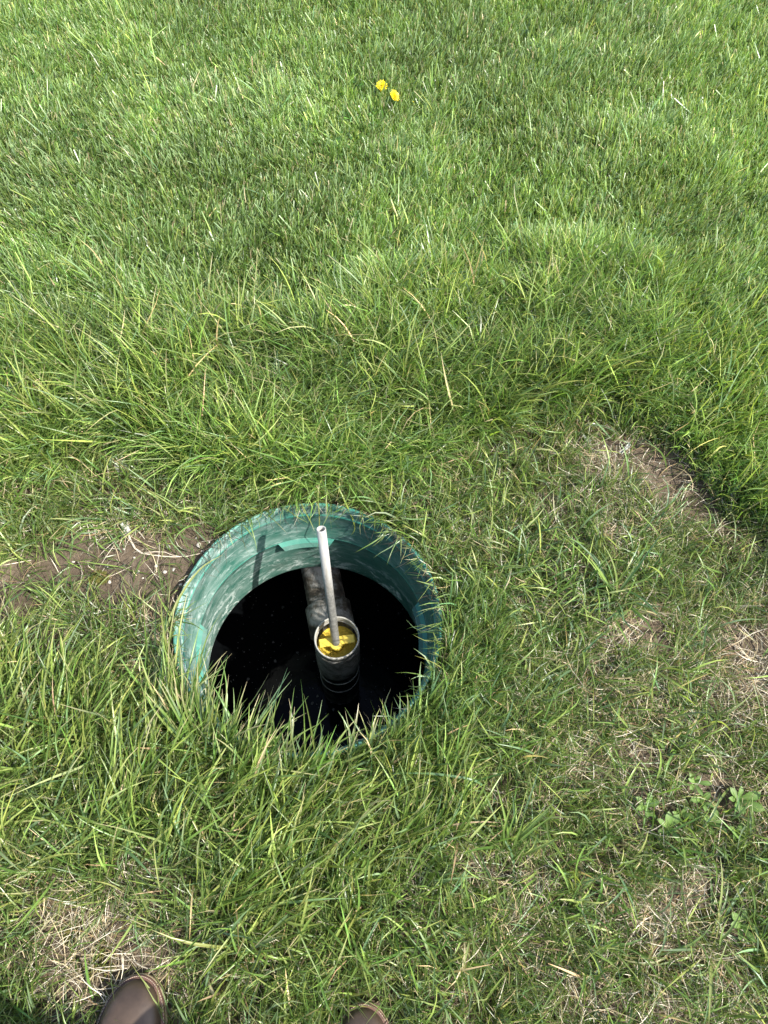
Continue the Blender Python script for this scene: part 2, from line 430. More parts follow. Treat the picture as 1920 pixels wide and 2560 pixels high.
dirb = Vector((-.29, 1, 0)).normalized(); zc = .78 - .462
tube(bm, [Vector((0, 0, zc)) + dirb * t for t in (.02, .10)], .0600, 40, False)
from_bm('side_outlet', bm, M_BRANCH, tee, True)
bm = bmesh.new()
tube(bm, [Vector((0, 0, zc)) + dirb * t for t in (.075, .077, .165, .168)], [.0575, .0672, .0672, .0575], 40, False)
from_bm('coupling', bm, M_BRANCH, tee, True)
bm = bmesh.new()
tube(bm, [Vector((0, 0, zc - .003)) + dirb * t for t in (.10, .25, .40, .78)], .0575, 40, False)
from_bm('side_pipe', bm, M_BRANCH, tee, True)

filt = tag(empty('effluent_filter', (TX, TY, TZ - .066)), 'yellow plastic filter with a flat strap handle, dirty, seated in the pipe mouth', 'filter')
filt.scale = (TS, TS, TS)
# bumpy yellow body
n, k = 40, 10
V = [(0, 0, -.003)]; Q = []
for i in range(1, k + 1):
    for j in range(n):
        a = 2 * PI * j / n; r = .0547 * i / k
        h = -.009 + .010 * fbm(r * math.cos(a) + 5, r * math.sin(a) + 5, .016, 3) + .004 * vn(r * math.cos(a) + 5, r * math.sin(a) + 3, .005, 4)
        V.append((r * math.cos(a), r * math.sin(a), float(h)))
T = [(0, 1 + j, 1 + (j + 1) % n) for j in range(n)]
for i in range(k - 1):
    for j in range(n):
        a, b = 1 + i * n + j, 1 + i * n + (j + 1) % n; T += [(a, a + n, b + n), (a, b + n, b)]
mesh_np('filter_body', np.array(V), np.array(T), M_SLUDGE, filt)
bm = bmesh.new()
ha = math.radians(13); hx = Vector((math.cos(ha), math.sin(ha), 0)); hy = Vector((-math.sin(ha), math.cos(ha), 0))
path = [(-.049, .006), (-.0487, .030), (-.046, .0345), (-.02, .036), (.02, .036), (.046, .0345), (.0487, .030), (.049, .006)]
inner = [(-.0455, .006), (-.0452, .028), (-.0435, .031), (-.02, .0322), (.02, .0322), (.0435, .031), (.0452, .028), (.0455, .006)]
rows = []
for (a, z), (a2, z2) in zip(path, inner):
    rows.append([bm.verts.new(hx * a + hy * .0115 + Vector((0, 0, z))), bm.verts.new(hx * a - hy * .0115 + Vector((0, 0, z))),
                 bm.verts.new(hx * a2 - hy * .0115 + Vector((0, 0, z2))), bm.verts.new(hx * a2 + hy * .0115 + Vector((0, 0, z2)))])
for a, b in zip(rows, rows[1:]):
    for i in range(4): bm.faces.new((a[i], a[(i + 1) % 4], b[(i + 1) % 4], b[i]))
bm.faces.new(rows[0][::-1]); bm.faces.new(rows[-1])
bmesh.ops.bevel(bm, geom=list(bm.edges), offset=.0007, segments=1, affect='EDGES')
from_bm('handle', bm, M_YEL, filt)
bm = bmesh.new()
HB = Vector((-.002, -.007, .018))
tube(bm, [HB, HB + Vector((0, 0, .012)), HB + Vector((0, 0, .018)), HB + Vector((0, 0, .0185))], [.0185, .0172, .0168, .0150], 28)
from_bm('handle_socket', bm, M_YEL, filt, True)

sb = Vector((TX - .002, TY - .008, TZ - .038)); st_ = Vector((-.1445, .7543, .130))
stick = tag(empty('plastic_pipe', sb), 'thin weathered white plastic pipe leaning out of the yellow filter handle', 'pipe')
ax = (st_ - sb); Ls = ax.length
stick.rotation_mode = 'QUATERNION'; stick.rotation_quaternion = ax.to_track_quat('Z', 'Y')
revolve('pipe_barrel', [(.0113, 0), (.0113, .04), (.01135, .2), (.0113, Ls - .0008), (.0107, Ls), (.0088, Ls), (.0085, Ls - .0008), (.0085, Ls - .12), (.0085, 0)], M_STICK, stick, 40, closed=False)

# ------------------------------------------------------------------ grass machinery
def blades(x, y, L, W, az, lean, bend, drift, twist, Cb, Cm, Ct, nseg=3, keel=False, blunt=None, z0=None, clip=True, mid=.45):
    n = len(x); t = np.linspace(0, 1, nseg + 1)
    L = np.broadcast_to(L, n); W = np.broadcast_to(W, n)
    tm = (t[:-1] + t[1:]) / 2
    thm = lean[:, None] + bend[:, None] * tm[None, :] ** 1.4
    azm = az[:, None] + drift[:, None] * tm[None, :] ** 1.5
    step = (L / nseg)[:, None]
    D = np.stack([np.sin(thm) * np.cos(azm), np.sin(thm) * np.sin(azm), np.cos(thm)], -1)
    Pn = np.zeros((n, nseg + 1, 3)); Pn[:, 1:] = np.cumsum(D * step[..., None], 1)
    if z0 is None: z0 = ground(x, y) - .004
    Pn += np.stack([x, y, z0], -1)[:, None, :]
    if clip:
        rr = np.hypot(Pn[..., 0] - CX, Pn[..., 1] - CY)
        g = ground(Pn[..., 0], Pn[..., 1]) + .002 + .004 * t[None, :]
        g = np.where(rr < .300, -9, np.where(rr < .325, .003, g))
        g[:, 0] = -9
        Pn[..., 2] = np.maximum(Pn[..., 2], g)
    Tn = np.concatenate([D[:, :1], (D[:, 1:] + D[:, :-1]) / 2, D[:, -1:]], 1)
    Tn /= np.linalg.norm(Tn, axis=-1, keepdims=True) + 1e-9
    azv = az[:, None] + drift[:, None] * t[None, :] ** 1.5
    S = np.stack([-np.sin(azv), np.cos(azv), np.zeros_like(azv)], -1)
    N = np.cross(Tn, S)
    tw = twist[:, None] * (.4 + t[None, :])
    Sv = S * np.cos(tw)[..., None] + N * np.sin(tw)[..., None]
    Nv = np.cross(Tn, Sv)
    pr = np.minimum(1, .72 + .8 * t) * np.clip((1 - t) / .45, 0, 1) ** .75
    hw = np.broadcast_to(pr[None, :], (n, nseg + 1)).copy()
    hw = np.maximum(hw, .06)
    if blunt is not None:
        hw[:, -1] = np.where(blunt, .62, hw[:, -1]); hw[:, -2] = np.where(blunt, .9, hw[:, -2])
    hw = hw * W[:, None] / 2
    Cb, Cm, Ct = (np.broadcast_to(c, (n, 3)) for c in (Cb, Cm, Ct))
    tt = t[None, :, None]
    C = np.where(tt < mid, Cb[:, None] + (Cm - Cb)[:, None] * (tt / mid), Cm[:, None] + (Ct - Cm)[:, None] * np.clip((tt - mid) / (1 - mid), 0, 1) ** 2)
    if keel:
        V = np.stack([Pn - Sv * hw[..., None], Pn - Nv * (hw * .5)[..., None], Pn + Sv * hw[..., None]], 2)
        q = 3
    else:
        V = np.stack([Pn - Sv * hw[..., None], Pn + Sv * hw[..., None]], 2); q = 2
    Cv = np.broadcast_to(C[:, :, None], V.shape).copy()
    if keel: Cv[:, :, 1] *= 1.18
    per = (nseg + 1) * q
    i = np.arange(n)[:, None, None] * per + np.arange(nseg)[None, :, None] * q + np.arange(q - 1)[None, None, :]
    Q = np.stack([i, i + 1, i + q + 1, i + q], -1).reshape(-1, 4)
    return V.reshape(-1, 3), Q, Cv.reshape(-1, 3)

class Heap:
    def __init__(s): s.V = []; s.Q = []; s.C = []; s.k = 0
    def add(s, vqc):
        V, Q, C = vqc; s.V.append(V); s.Q.append(Q + s.k); s.C.append(C); s.k += len(V)
    def obj(s, name, mt): return mesh_np(name, np.concatenate(s.V), np.concatenate(s.Q), mt, col=np.concatenate(s.C))

G_LUSH = np.array((.112, .185, .043)); G_DEEP = np.array((.064, .122, .025)); G_YEL = np.array((.200, .268, .072))
G_BLUE = np.array((.118, .190, .090)); G_PALE = np.array((.24, .30, .12)); STRAW = np.array((.46, .38, .23)); TAN = np.array((.30, .20, .10)); BLEACH = np.array((.60, .54, .42))
PAL = np.stack([G_LUSH, G_DEEP, G_YEL, G_BLUE, G_PALE, STRAW, TAN, BLEACH])
def pick(n, wts):
    wts = np.array(wts, float); i = rng.choice(len(wts), n, p=wts / wts.sum())
    c = PAL[:len(wts)][i] * rng.lognormal(0, .2, (n, 1)) * rng.normal(1, .06, (n, 3)).clip(.8, 1.2)
    return c, i
def frame_ok(x, y, mx=.35, my=.25):
    """keep what the picture can see plus a margin for a step to the side"""
    left = -.70 - mx - (y + .22) * .315; right = .83 + mx + (y + .22) * .205
    return (x > left) & (x < right) & (y > -.24 - my) & (y < 3.45 + my + .1 * x)
def inside_riser(x, y, r=.326): return np.hypot(x - CX, y - CY) < r
BOOTS = [(-.405, -.185), (.020, -.205)]
CLEAR = [(-.706, .985, .030), (-.70, .955, .022), (.805, .232, .030), (.715, .262, .022), (.738, .180, .024), (.600, .205, .024), (.640, .165, .026), (.645, .345, .018), (.765, -.005, .026), (.672, .195, .018), (.79, .165, .018), (.024, -.16, .028), (-.40, -.135, .03)]
def cleared(x, y):
    r = np.zeros(np.shape(x), bool)
    for a, b, q in CLEAR: r |= np.hypot(x - a, y - b) < q
    return r & (rng.random(np.shape(x)) < .88)

# ------------------------------------------------------------------ the lawn
def lawn():
    n = 850000
    x = rng.uniform(-2.4, 2.2, n); y = rng.uniform(.3, 4.0, n)
    d = edge_d(x, y)
    keep = (d > 0) & frame_ok(x, y) & ~cleared(x, y)
    inframe = frame_ok(x, y, .03, .05)
    dens = np.interp(y, [1, 1.7, 2.4, 3.4], [.66, 1.0, .85, .62]) * np.where(inframe, 1, .32)
    dens = dens * (.72 + .45 * fbm(x, y, .16, 21))
    keep &= rng.random(n) < dens
    x, y, d = x[keep], y[keep], d[keep]; n = len(x)
    mowed = sstep(.28, .72, d + (fbm(x, y, .35, 30) - .5) * .45 + np.where(x > .8, .28, 0) * 1)
    L = (.125 + .065 * fbm(x, y, .12, 31)) * (1 - mowed) + (.050 + .034 * fbm(x, y, .3, 32)) * mowed
    L = L * rng.uniform(.55, 1.25, n) * (.68 + .64 * fbm(x, y, .075, 35, 2))
    L = L * (1 - .45 * sstep(.16, .02, d) * sstep(.45, .6, x))
    L = np.where((rng.random(n) < .03) & (mowed > .5), L * 1.7, L)
    L = L * (.6 + .4 * sstep(0, .06, d))
    W = rng.uniform(.0024, .0046, n) * np.where(mowed > .5, 1.0, .95) * np.interp(y, [1.5, 3.3], [1, 1.15])
    # combed direction wanders over the lawn
    flow = np.where(rng.random(n) < .45, 2 * PI * fbm(x, y, .5, 33) * 1.5 + rng.normal(0, .8, n), rng.uniform(0, 2 * PI, n))
    near = sstep(.30, 0, d)
    az = np.where(rng.random(n) < near * .5, -PI / 2 + rng.normal(0, .8, n), flow)
    lean = np.abs(rng.normal(.30, .28, n)) + .15 * (1 - mowed)
    bend = np.abs(rng.normal(.35, .35, n)) + .55 * (1 - mowed) * rng.random(n)
    drift = rng.normal(0, .5, n); twist = rng.normal(0, .7, n)
    C, idx = pick(n, [.42, .22, .21, .11, .05, .014])
    C = C * rng.lognormal(.14, .26, (n, 1)) * np.array((1.08, 1.05, 1.1)) * (.80 + .42 * fbm(x, y, .06, 36, 2))[:, None]
    patch = fbm(x, y, .42, 40)
    C = C * (.90 + .36 * sstep(.3, .7, patch))[:, None]
    ypatch = sstep(.5, .7, fbm(x, y, .3, 44))[:, None]
    C = C * (1 + ypatch * np.array((.12, .10, .10)))
    Cb = C * .85 + np.array((.025, .035, .012)) * .6
    blunt = (rng.random(n) < .55) & (mowed > .4)
    Ct = np.where((blunt & (rng.random(n) < .6))[:, None], np.array((.34, .46, .22)), C * np.array((1.15, 1.12, 1.0)))
    Ct = np.where((rng.random(n) < .07)[:, None], STRAW, Ct)
    z0 = ground(x, y, d) - .004
    far = y > 1.75
    h = Heap()
    for sel, ns in ((far, 2), (~far, 3)):
        a = lambda q: q[sel]
        h.add(blades(a(x), a(y), a(L), a(W), a(az), a(lean), a(bend), a(drift), a(twist), a(Cb), a(C), a(Ct), ns, False, a(blunt), a(z0), clip=False))
    o = h.obj('lawn_grass', M_GRASS)
    tag(o, 'bright green mown lawn beyond the riser, longer along its near edge', 'grass', kind='stuff')
lawn()

# tall wispy blades that stand out along the overgrown lawn edge
def long_grass():
    n = 46000
    x = rng.uniform(-1.6, 1.5, n); y = rng.uniform(.4, 2.0, n); d = edge_d(x, y)
    cl = fbm(x, y, .16, 50)
    keep = (d > .0) & (d < .62) & frame_ok(x, y) & (rng.random(n) < sstep(.35, .7, cl) * np.interp(d, [0, .08, .4, .62], [.6, 1, .8, .05]))
    x, y, d = x[keep], y[keep], d[keep]; n = len(x)
    L = rng.uniform(.12, .27, n) * np.interp(x, [.5, .9], [1, .75]); W = rng.uniform(.0028, .0052, n)
    az = rng.normal(-PI / 2 + .2, 1.3, n); az = np.where(rng.random(n) < .35, rng.uniform(0, 6.28, n), az)
    lean = np.abs(rng.normal(.18, .16, n)); bend = np.abs(rng.normal(.55, .42, n))
    C, _ = pick(n, [.42, .10, .24, .15, .09, .02])
    C = C * np.array((1.5, 1.42, 1.35))
    tp = rng.random((n, 1)) < .18
    h = Heap()
    h.add(blades(x, y, L, W, az, lean, bend, rng.normal(0, .7, n), rng.normal(0, .8, n), C * .85 + .02, C, np.where(tp, STRAW * 1.2, C * np.array((1.25, 1.15, 1.0))), 6, True))
    tag(h.obj('long_grass', M_GRASS), 'long arching unmown grass along the lawn edge behind the riser', 'grass', kind='stuff')
long_grass()

# ------------------------------------------------------------------ thin regrowth round the riser
def regrowth():
    h = Heap()
    n = 330000
    x = rng.uniform(-1.7, 1.7, n); y = rng.uniform(-.5, 1.35, n); d = edge_d(x, y)
    s = soil_m(x, y); th = thatch_m(x, y)
    clump = sstep(.38, .62, fbm(x, y, .075, 60))
    keep = (d < .03) & frame_ok(x, y, .25, .15) & ~inside_riser(x, y) & ~cleared(x, y) & (rng.random(n) < (.34 + .60 * clump) * (1 - .93 * s) * (1 - .4 * th))
    for bx, by in BOOTS: keep &= ~((np.abs(x - bx) < .055) & (y < by + .03))
    x, y, d = x[keep], y[keep], d[keep]; n = len(x)
    right = sstep(.1, .5, x)
    L = rng.uniform(.03, .105, n) * (1.1 - .25 * right); W = rng.uniform(.0012, .0030, n) * (1.05 - .2 * right)
    az = 2 * PI * fbm(x, y, .09, 62) * 2 + rng.normal(0, 1.1, n)
    lean = np.abs(rng.normal(.5, .35, n)); bend = np.abs(rng.normal(.7, .5, n))
    C, idx = pick(n, [.36, .27, .16, .12, .05, .04])
    C = C * (1 - .06 * right)[:, None] * np.array((1.15, 1.1, 1.12))
    Ct = np.where((rng.random(n) < .15)[:, None], STRAW, C * np.array((1.2, 1.1, .9)))
    h.add(blades(x, y, L, W, az, lean, bend, rng.normal(0, .6, n), rng.normal(0, .8, n), C * .7 + np.array((.045, .035, .015)), C, Ct, 3))
    # scattered broader, longer leaves lying about
    n = 30000
    x = rng.uniform(-1.7, 1.7, n); y = rng.uniform(-.5, 1.3, n); d = edge_d(x, y); s = soil_m(x, y)
    keep = (d < .02) & frame_ok(x, y, .25, .15) & ~inside_riser(x, y) & ~cleared(x, y) & (rng.random(n) < (.25 + .75 * sstep(.45, .65, fbm(x, y, .14, 66))) * (1 - .9 * s))
    for bx, by in BOOTS: keep &= ~((np.abs(x - bx) < .07) & (y < by + .04))
    x, y = x[keep], y[keep]; n = len(x)
    C, _ = pick(n, [.35, .10, .24, .26, .05, .02]); C = C * np.array((1.25, 1.2, 1.22))
    h.add(blades(x, y, rng.uniform(.06, .15, n), rng.uniform(.003, .0052, n), rng.uniform(0, 6.28, n), np.abs(rng.normal(.55, .4, n)), np.abs(rng.normal(.8, .5, n)),
                 rng.normal(0, .6, n), rng.normal(0, .6, n), C * .85 + .02, C, C * np.array((1.25, 1.1, .9)), 5, True))
    tag(h.obj('sparse_grass', M_GRASS), 'thin patchy grass regrowing on bare soil around the riser', 'grass', kind='stuff')
regrowth()

def front_tuft():
    """thick grass in front of the riser, swept towards it and to the right"""
    h = Heap()
    P = [(-1.2, .46), (-.86, .46), (-.70, .40), (-.60, .36), (-.50, .42), (-.46, .36), (-.38, .30), (-.25, .255), (-.1, .26), (.05, .33), (.13, .42), (.24, .36), (.22, .10), (.02, -.12), (-.25, -.14), (-.42, .0), (-.62, .02), (-.80, -.02), (-1.2, .0)]
    n = 30000
    x = rng.uniform(-1.2, .28, n); y = rng.uniform(-.16, .46, n)
    m_ = poly_sd(x, y, P)
    keep = (m_ > -.02) & ~inside_riser(x, y, .335) & ~cleared(x, y) & (rng.random(n) < sstep(-.02, .06, m_) * (.35 + .65 * sstep(.38, .6, fbm(x, y, .08, 71))) * .42)
    x, y = x[keep], y[keep]; n = len(x)
    lf = sstep(.0, -.4, x)
    L = rng.uniform(.07, .20, n) * (1 + .25 * lf); W = rng.uniform(.0026, .0058, n)
    az = np.where(rng.random(n) < .72, .95 + (fbm(x, y, .1, 73) - .5) * 2.2 + rng.normal(0, .35, n), rng.uniform(0, 6.28, n))
    lean = np.abs(rng.normal(.66, .32, n)); bend = np.abs(rng.normal(.5, .42, n))
    rr = np.hypot(x - CX, y - CY); nr = sstep(.47, .34, rr) * (y < CY)
    L = L * (1 - .42 * nr); lean = lean * (1 - .35 * nr); az = np.where(rng.random(n) < .6 * nr, rng.normal(.35, .5, n), az)
    C, _ = pick(n, [.42, .15, .26, .13, .03, .012])
    C = C * np.array((1.3, 1.2, 1.2)) * rng.lognormal(0, .18, (n, 1))
    tp = rng.random((n, 1)) < .14
    h.add(blades(x, y, L, W, az, lean, bend, rng.normal(0, .35, n), rng.normal(0, .7, n), C * .8 + .02, C, np.where(tp, STRAW * 1.1, C * np.array((1.2, 1.1, .95))), 5, True))
    # tall blades standing against the black opening
    n = 400
    a = np.radians(np.where(rng.random(n) < .5, rng.normal(234, 14, n), np.where(rng.random(n) < .65, rng.normal(264, 16, n), rng.uniform(285, 330, n))))
    r = rng.uniform(.326, .40, n)
    x = CX + r * np.cos(a); y = CY + r * np.sin(a)
    L = rng.uniform(.09, .25, n) * np.where(np.degrees(a) > 285, .6, 1) ; W = rng.uniform(.0032, .0060, n)
    az = np.where(a < math.radians(240), rng.normal(1.5, .5, n), rng.normal(1.05, .5, n))
    C, _ = pick(n, [.36, .08, .24, .24, .06, .02])
    Ct = np.where((rng.random(n) < .35)[:, None], STRAW * 1.1, C * 1.2)
    h.add(blades(x, y, L, W, az, np.abs(rng.normal(.42, .22, n)), np.abs(rng.normal(.45, .4, n)), rng.normal(0, .4, n), rng.normal(0, .6, n), C * 1.0 + .02, C * 1.15, Ct, 7, True))
    tag(h.obj('tall_grass', M_GRASS), 'thick long grass in front of the riser, swept over its near rim', 'grass', kind='stuff')
front_tuft()

def rim_grass():
    """blades and dark roots that droop over the rim"""
    h = Heap()
    n = 26
    a = np.radians(np.concatenate([rng.uniform(40, 140, 14), rng.uniform(-50, 35, 7), rng.uniform(150, 215, 5)]))
    r = rng.uniform(.328, .36, n); x = CX + r * np.cos(a); y = CY + r * np.sin(a)
    az = a + PI + rng.normal(0, .5, n)
    C, _ = pick(n, [.3, .08, .36, .16, .06, .06])
    h.add(blades(x, y, rng.uniform(.07, .15, n), rng.uniform(.0018, .0036, n), az, np.abs(rng.normal(.75, .2, n)), np.abs(rng.normal(1.35, .4, n)), rng.normal(0, .5, n), rng.normal(0, .5, n), C, C * 1.05, C * np.array((1.3, 1.1, .8)), 8, True))
    # fringe standing close round the outside
    n = 2600
    a = rng.uniform(0, 2 * PI, n); r = .328 + np.abs(rng.normal(0, .035, n)); x = CX + r * np.cos(a); y = CY + r * np.sin(a)
    deg = np.degrees(a); keep = ~((deg > 138) & (deg < 192)) | (rng.random(n) < .06)
    x, y, a = x[keep], y[keep], a[keep]; n = len(x)
    C, _ = pick(n, [.34, .24, .2, .1, .06, .06])
    h.add(blades(x, y, rng.uniform(.03, .085, n), rng.uniform(.0014, .003, n), a + rng.normal(0, 1.15, n), np.abs(rng.normal(.5, .3, n)), np.abs(rng.normal(.6, .4, n)), rng.normal(0, .5, n), rng.normal(0, .6, n), C * .8 + .02, C, C * 1.15, 4))
    n = 1500
    a = np.radians(rng.uniform(-58, 12, n)); r = rng.uniform(.325, .47, n); x = CX + r * np.cos(a); y = CY + r * np.sin(a)
    C, _ = pick(n, [.40, .2, .22, .12, .04, .02])
    h.add(blades(x, y, rng.uniform(.05, .13, n), rng.uniform(.002, .004, n), a + 1.0 + rng.normal(0, .9, n), np.abs(rng.normal(.28, .2, n)), np.abs(rng.normal(.6, .4, n)), rng.normal(0, .5, n), rng.normal(0, .6, n), C * .8 + .02, C, C * 1.15, 4))
    tag(h.obj('rim_grass', M_GRASS), 'grass fringe and drooping blades hanging over the rim of the riser', 'grass', kind='stuff')
    h = Heap()
    n = 130
    cen = rng.choice([48, 62, 76, 92, 108, 24, 14, 139, 150], n); a = np.radians(cen + rng.normal(0, 3, n))
    r = rng.uniform(.318, .335, n); x = CX + r * np.cos(a); y = CY + r * np.sin(a)
    c = np.array((.035, .022, .014)) * rng.lognormal(0, .5, (n, 1))
    h.add(blades(x, y, rng.uniform(.03, .10, n), rng.uniform(.0006, .0013, n), a + PI + rng.normal(0, .7, n), np.abs(rng.normal(.9, .25, n)), np.abs(rng.normal(1.6, .5, n)), rng.normal(0, 1.2, n), rng.normal(0, .6, n), c, c, c * 1.8, 8))
    tag(h.obj('hanging_roots', M_STRAW), 'dark thread-like roots hanging over the inside of the rim', 'roots', kind='stuff')
rim_grass()

def thatch():
    h = Heap()
    n = 190000
    x = rng.uniform(-1.6, 1.6, n); y = rng.uniform(-.5, 1.35, n); d = edge_d(x, y)
    s = soil_m(x, y); th = thatch_m(x, y)
    right = sstep(.15, .6, x) * .09
    keep = (d < .05) & frame_ok(x, y, .2, .12) & ~inside_riser(x, y, .323) & ~cleared(x, y) & (rng.random(n) < (.085 + right * .9 + .36 * th ** 1.2) * (1 - .55 * s * (1 - th)))
    for bx, by in BOOTS: keep &= ~((np.abs(x - bx) < .055) & (y < by + .02))
    x, y, th = x[keep], y[keep], th[keep]; n = len(x)
    i = rng.choice(3, n, p=[.40, .14, .46]); C = np.stack([STRAW, TAN * .9, BLEACH])[i] * rng.lognormal(0, .22, (n, 1))
    h.add(blades(x, y, rng.uniform(.02, .095, n), rng.uniform(.0006, .0017, n), rng.uniform(0, 6.28, n), rng.uniform(.9, 1.6, n), rng.uniform(-.4, .6, n), rng.normal(0, .75, n), rng.normal(0, 1, n), C * .9, C, C, 4, z0=ground(x, y) + rng.uniform(0, .014, n)))
    # dead blades inside the standing grass too
    n = 5200
    x = rng.uniform(-1.4, 1.4, n); y = rng.uniform(.85, 2.4, n); d = edge_d(x, y)
    keep = (d > 0) & frame_ok(x, y, .1, .1) & (rng.random(n) < np.interp(d, [0, .5, 1.0], [1, .35, .12])); x, y = x[keep], y[keep]; n = len(x)
    C = STRAW * rng.lognormal(0, .25, (n, 1))
    h.add(blades(x, y, rng.uniform(.04, .11, n), rng.uniform(.001, .002, n), rng.uniform(0, 6.28, n), np.abs(rng.normal(.6, .4, n)), np.abs(rng.normal(.7, .5, n)), rng.normal(0, .8, n), rng.normal(0, .8, n), C, C, C, 4))
    tag(h.obj('dry_thatch', M_STRAW), 'dry bleached grass stalks matted over the ground', 'dry grass', kind='stuff')
thatch()

# ------------------------------------------------------------------ coarse grass tufts that stand on their own
def tuft(x0, y0, n, Lr, Wr, cols, label, lean=.75, az0=None, spread=6.28, bend=.6):
    x = np.full(n, x0) + rng.normal(0, .008, n); y = np.full(n, y0) + rng.normal(0, .008, n)
    az = (rng.uniform(0, 6.28, n) if az0 is None else rng.normal(az0, spread, n))
    C, _ = pick(n, cols)
    V, Q, Cv = blades(x, y, rng.uniform(*Lr, n), rng.uniform(*Wr, n), az, np.abs(rng.normal(lean, .2, n)), np.abs(rng.normal(bend, .3, n)), rng.normal(0, .35, n), rng.normal(0, .4, n), C * .9 + np.array((.05, .045, .02)), C, C * np.array((1.15, 1.08, .95)), 8, True)
    g = float(ground(np.array([x0]), np.array([y0]))[0])
    o = mesh_np('grass_tuft', V - np.array((x0, y0, g)), Q, M_GRASS, col=Cv); o.location = (x0, y0, g)
    tag(o, label, 'grass tuft', 'coarse grass tufts standing alone')
BLUEISH = [.25, .02, .18, .55]
tuft(.585, .685, 26, (.10, .24), (.004, .0065), BLUEISH, 'big coarse bluish grass tuft splayed out well right of the riser', .6)
tuft(.46, .50, 20, (.08, .17), (.004, .006), BLUEISH, 'flattened broad-leaved grass tuft lying beside the thatch, halfway between riser and right edge', 1.1)
tuft(.36, .40, 24, (.06, .13), (.0035, .0055), [.4, .05, .2, .35], 'low dense broad-leaved tuft just right of the long grass at the near rim', 1.05)
tuft(.70, -.05, 14, (.10, .20), (.004, .0065), [.3, .02, .4, .3], 'loose tuft of wide pale leaves on thatch near the lower right corner', .95)
tuft(.30, .10, 22, (.08, .20), (.0035, .006), [.4, .08, .25, .25], 'upright tuft of long leaves low down right of the right boot', .6, 1.2, .7)
tuft(-.60, .50, 26, (.06, .14), (.0025, .0045), [.4, .1, .3, .15, .05], 'green tuft standing on the bare brown soil left of the riser', .7)
tuft(-.49, .56, 30, (.05, .13), (.002, .004), [.4, .12, .3, .15, .05], 'upright green tuft between the bare soil and the left rim of the riser', .5)
tuft(-.30, -.06, 26, (.10, .22), (.003, .005), [.4, .06, .36, .15], 'long-leaved tuft just ahead of the left boot, right of the dry patch', .7, .9, .8)
tuft(-.84, .42, 24, (.08, .16), (.003, .005), [.4, .1, .34, .14], 'bright tuft at the left edge below the bare soil', .7, .9, .9)
tuft(.905, .10, 12, (.12, .24), (.004, .006), BLUEISH, 'sparse tuft of long bluish blades at the lower right edge beyond the weeds', .8)

def hero_blade(pts, W, c0, c1, label):
    pts = [Vector(p) for p in pts]; out = []
    for i in range(len(pts) - 1):            # Catmull-Rom
        p0 = pts[max(i - 1, 0)]; p1 = pts[i]; p2 = pts[i + 1]; p3 = pts[min(i + 2, len(pts) - 1)]
        for k in range(5):
            t = k / 5
            out.append(.5 * ((2 * p1) + (p2 - p0) * t + (2 * p0 - 5 * p1 + 4 * p2 - p3) * t * t + (3 * p1 - p0 - 3 * p2 + p3) * t ** 3))
    out.append(pts[-1]); n = len(out); V = []; C = []
    for i, p in enumerate(out):
        f = i / (n - 1); t = (out[min(i + 1, n - 1)] - out[max(i - 1, 0)]).normalized()
        s = t.cross(Vector((.25, -.2, 1))).normalized(); nn = s.cross(t)
        hw = W / 2 * min(1, .8 + f) * max(.06, min(1, (1 - f) / .4) ** .8)
        V += [p - s * hw, p - nn * hw * .5, p + s * hw]; c = np.array(c0) * (1 - f) + np.array(c1) * f; C += [c, c * 1.15, c]
    Q = []
    for i in range(n - 1):
        b = i * 3; Q += [(b, b + 1, b + 4, b + 3), (b + 1, b + 2, b + 5, b + 4)]
    V = np.array([tuple(v) for v in V]); o0 = V[0].copy()
    o = mesh_np('grass_strand', V - o0, np.array(Q), M_GRASS, col=np.array(C)); o.location = o0
    tag(o, label, 'grass blade')
hero_blade([(-.475, .30, -.01), (-.49, .44, .03), (-.475, .58, .03), (-.44, .68, .015), (-.40, .745, -.03)], .0055, (.17, .25, .06), (.28, .27, .10), 'long yellow-green blade lying along the left rim of the riser')
hero_blade([(-.30, .235, 0), (-.385, .27, .035), (-.45, .33, .055), (-.472, .45, .06), (-.485, .56, .05)], .0065, (.17, .27, .08), (.10, .19, .075), 'pale folded grass leaf bent round the lower left rim')
hero_blade([(.245, .225, .02), (.215, .232, .045), (.13, .238, .045), (.045, .235, .03)], .005, (.11, .20, .085), (.13, .23, .10), 'long pale bluish leaf lying flat across the grass right of the near rim')
hero_blade([(-.155, .965, 0), (-.165, .93, .055), (-.170, .895, .045), (-.168, .87, -.03), (-.172, .85, -.12), (-.178, .845, -.17)], .0034, (.2, .27, .06), (.26, .26, .10), 'thin yellowish blade dangling down the back wall left of the white pipe')
hero_blade([(-.165, .95, .01), (-.13, .93, .045), (-.10, .89, .02), (-.075, .865, -.06), (-.085, .862, -.11)], .0045, (.22, .30, .05), (.25, .29, .06), 'bright yellow-green blade bent over the back rim right of the white pipe')

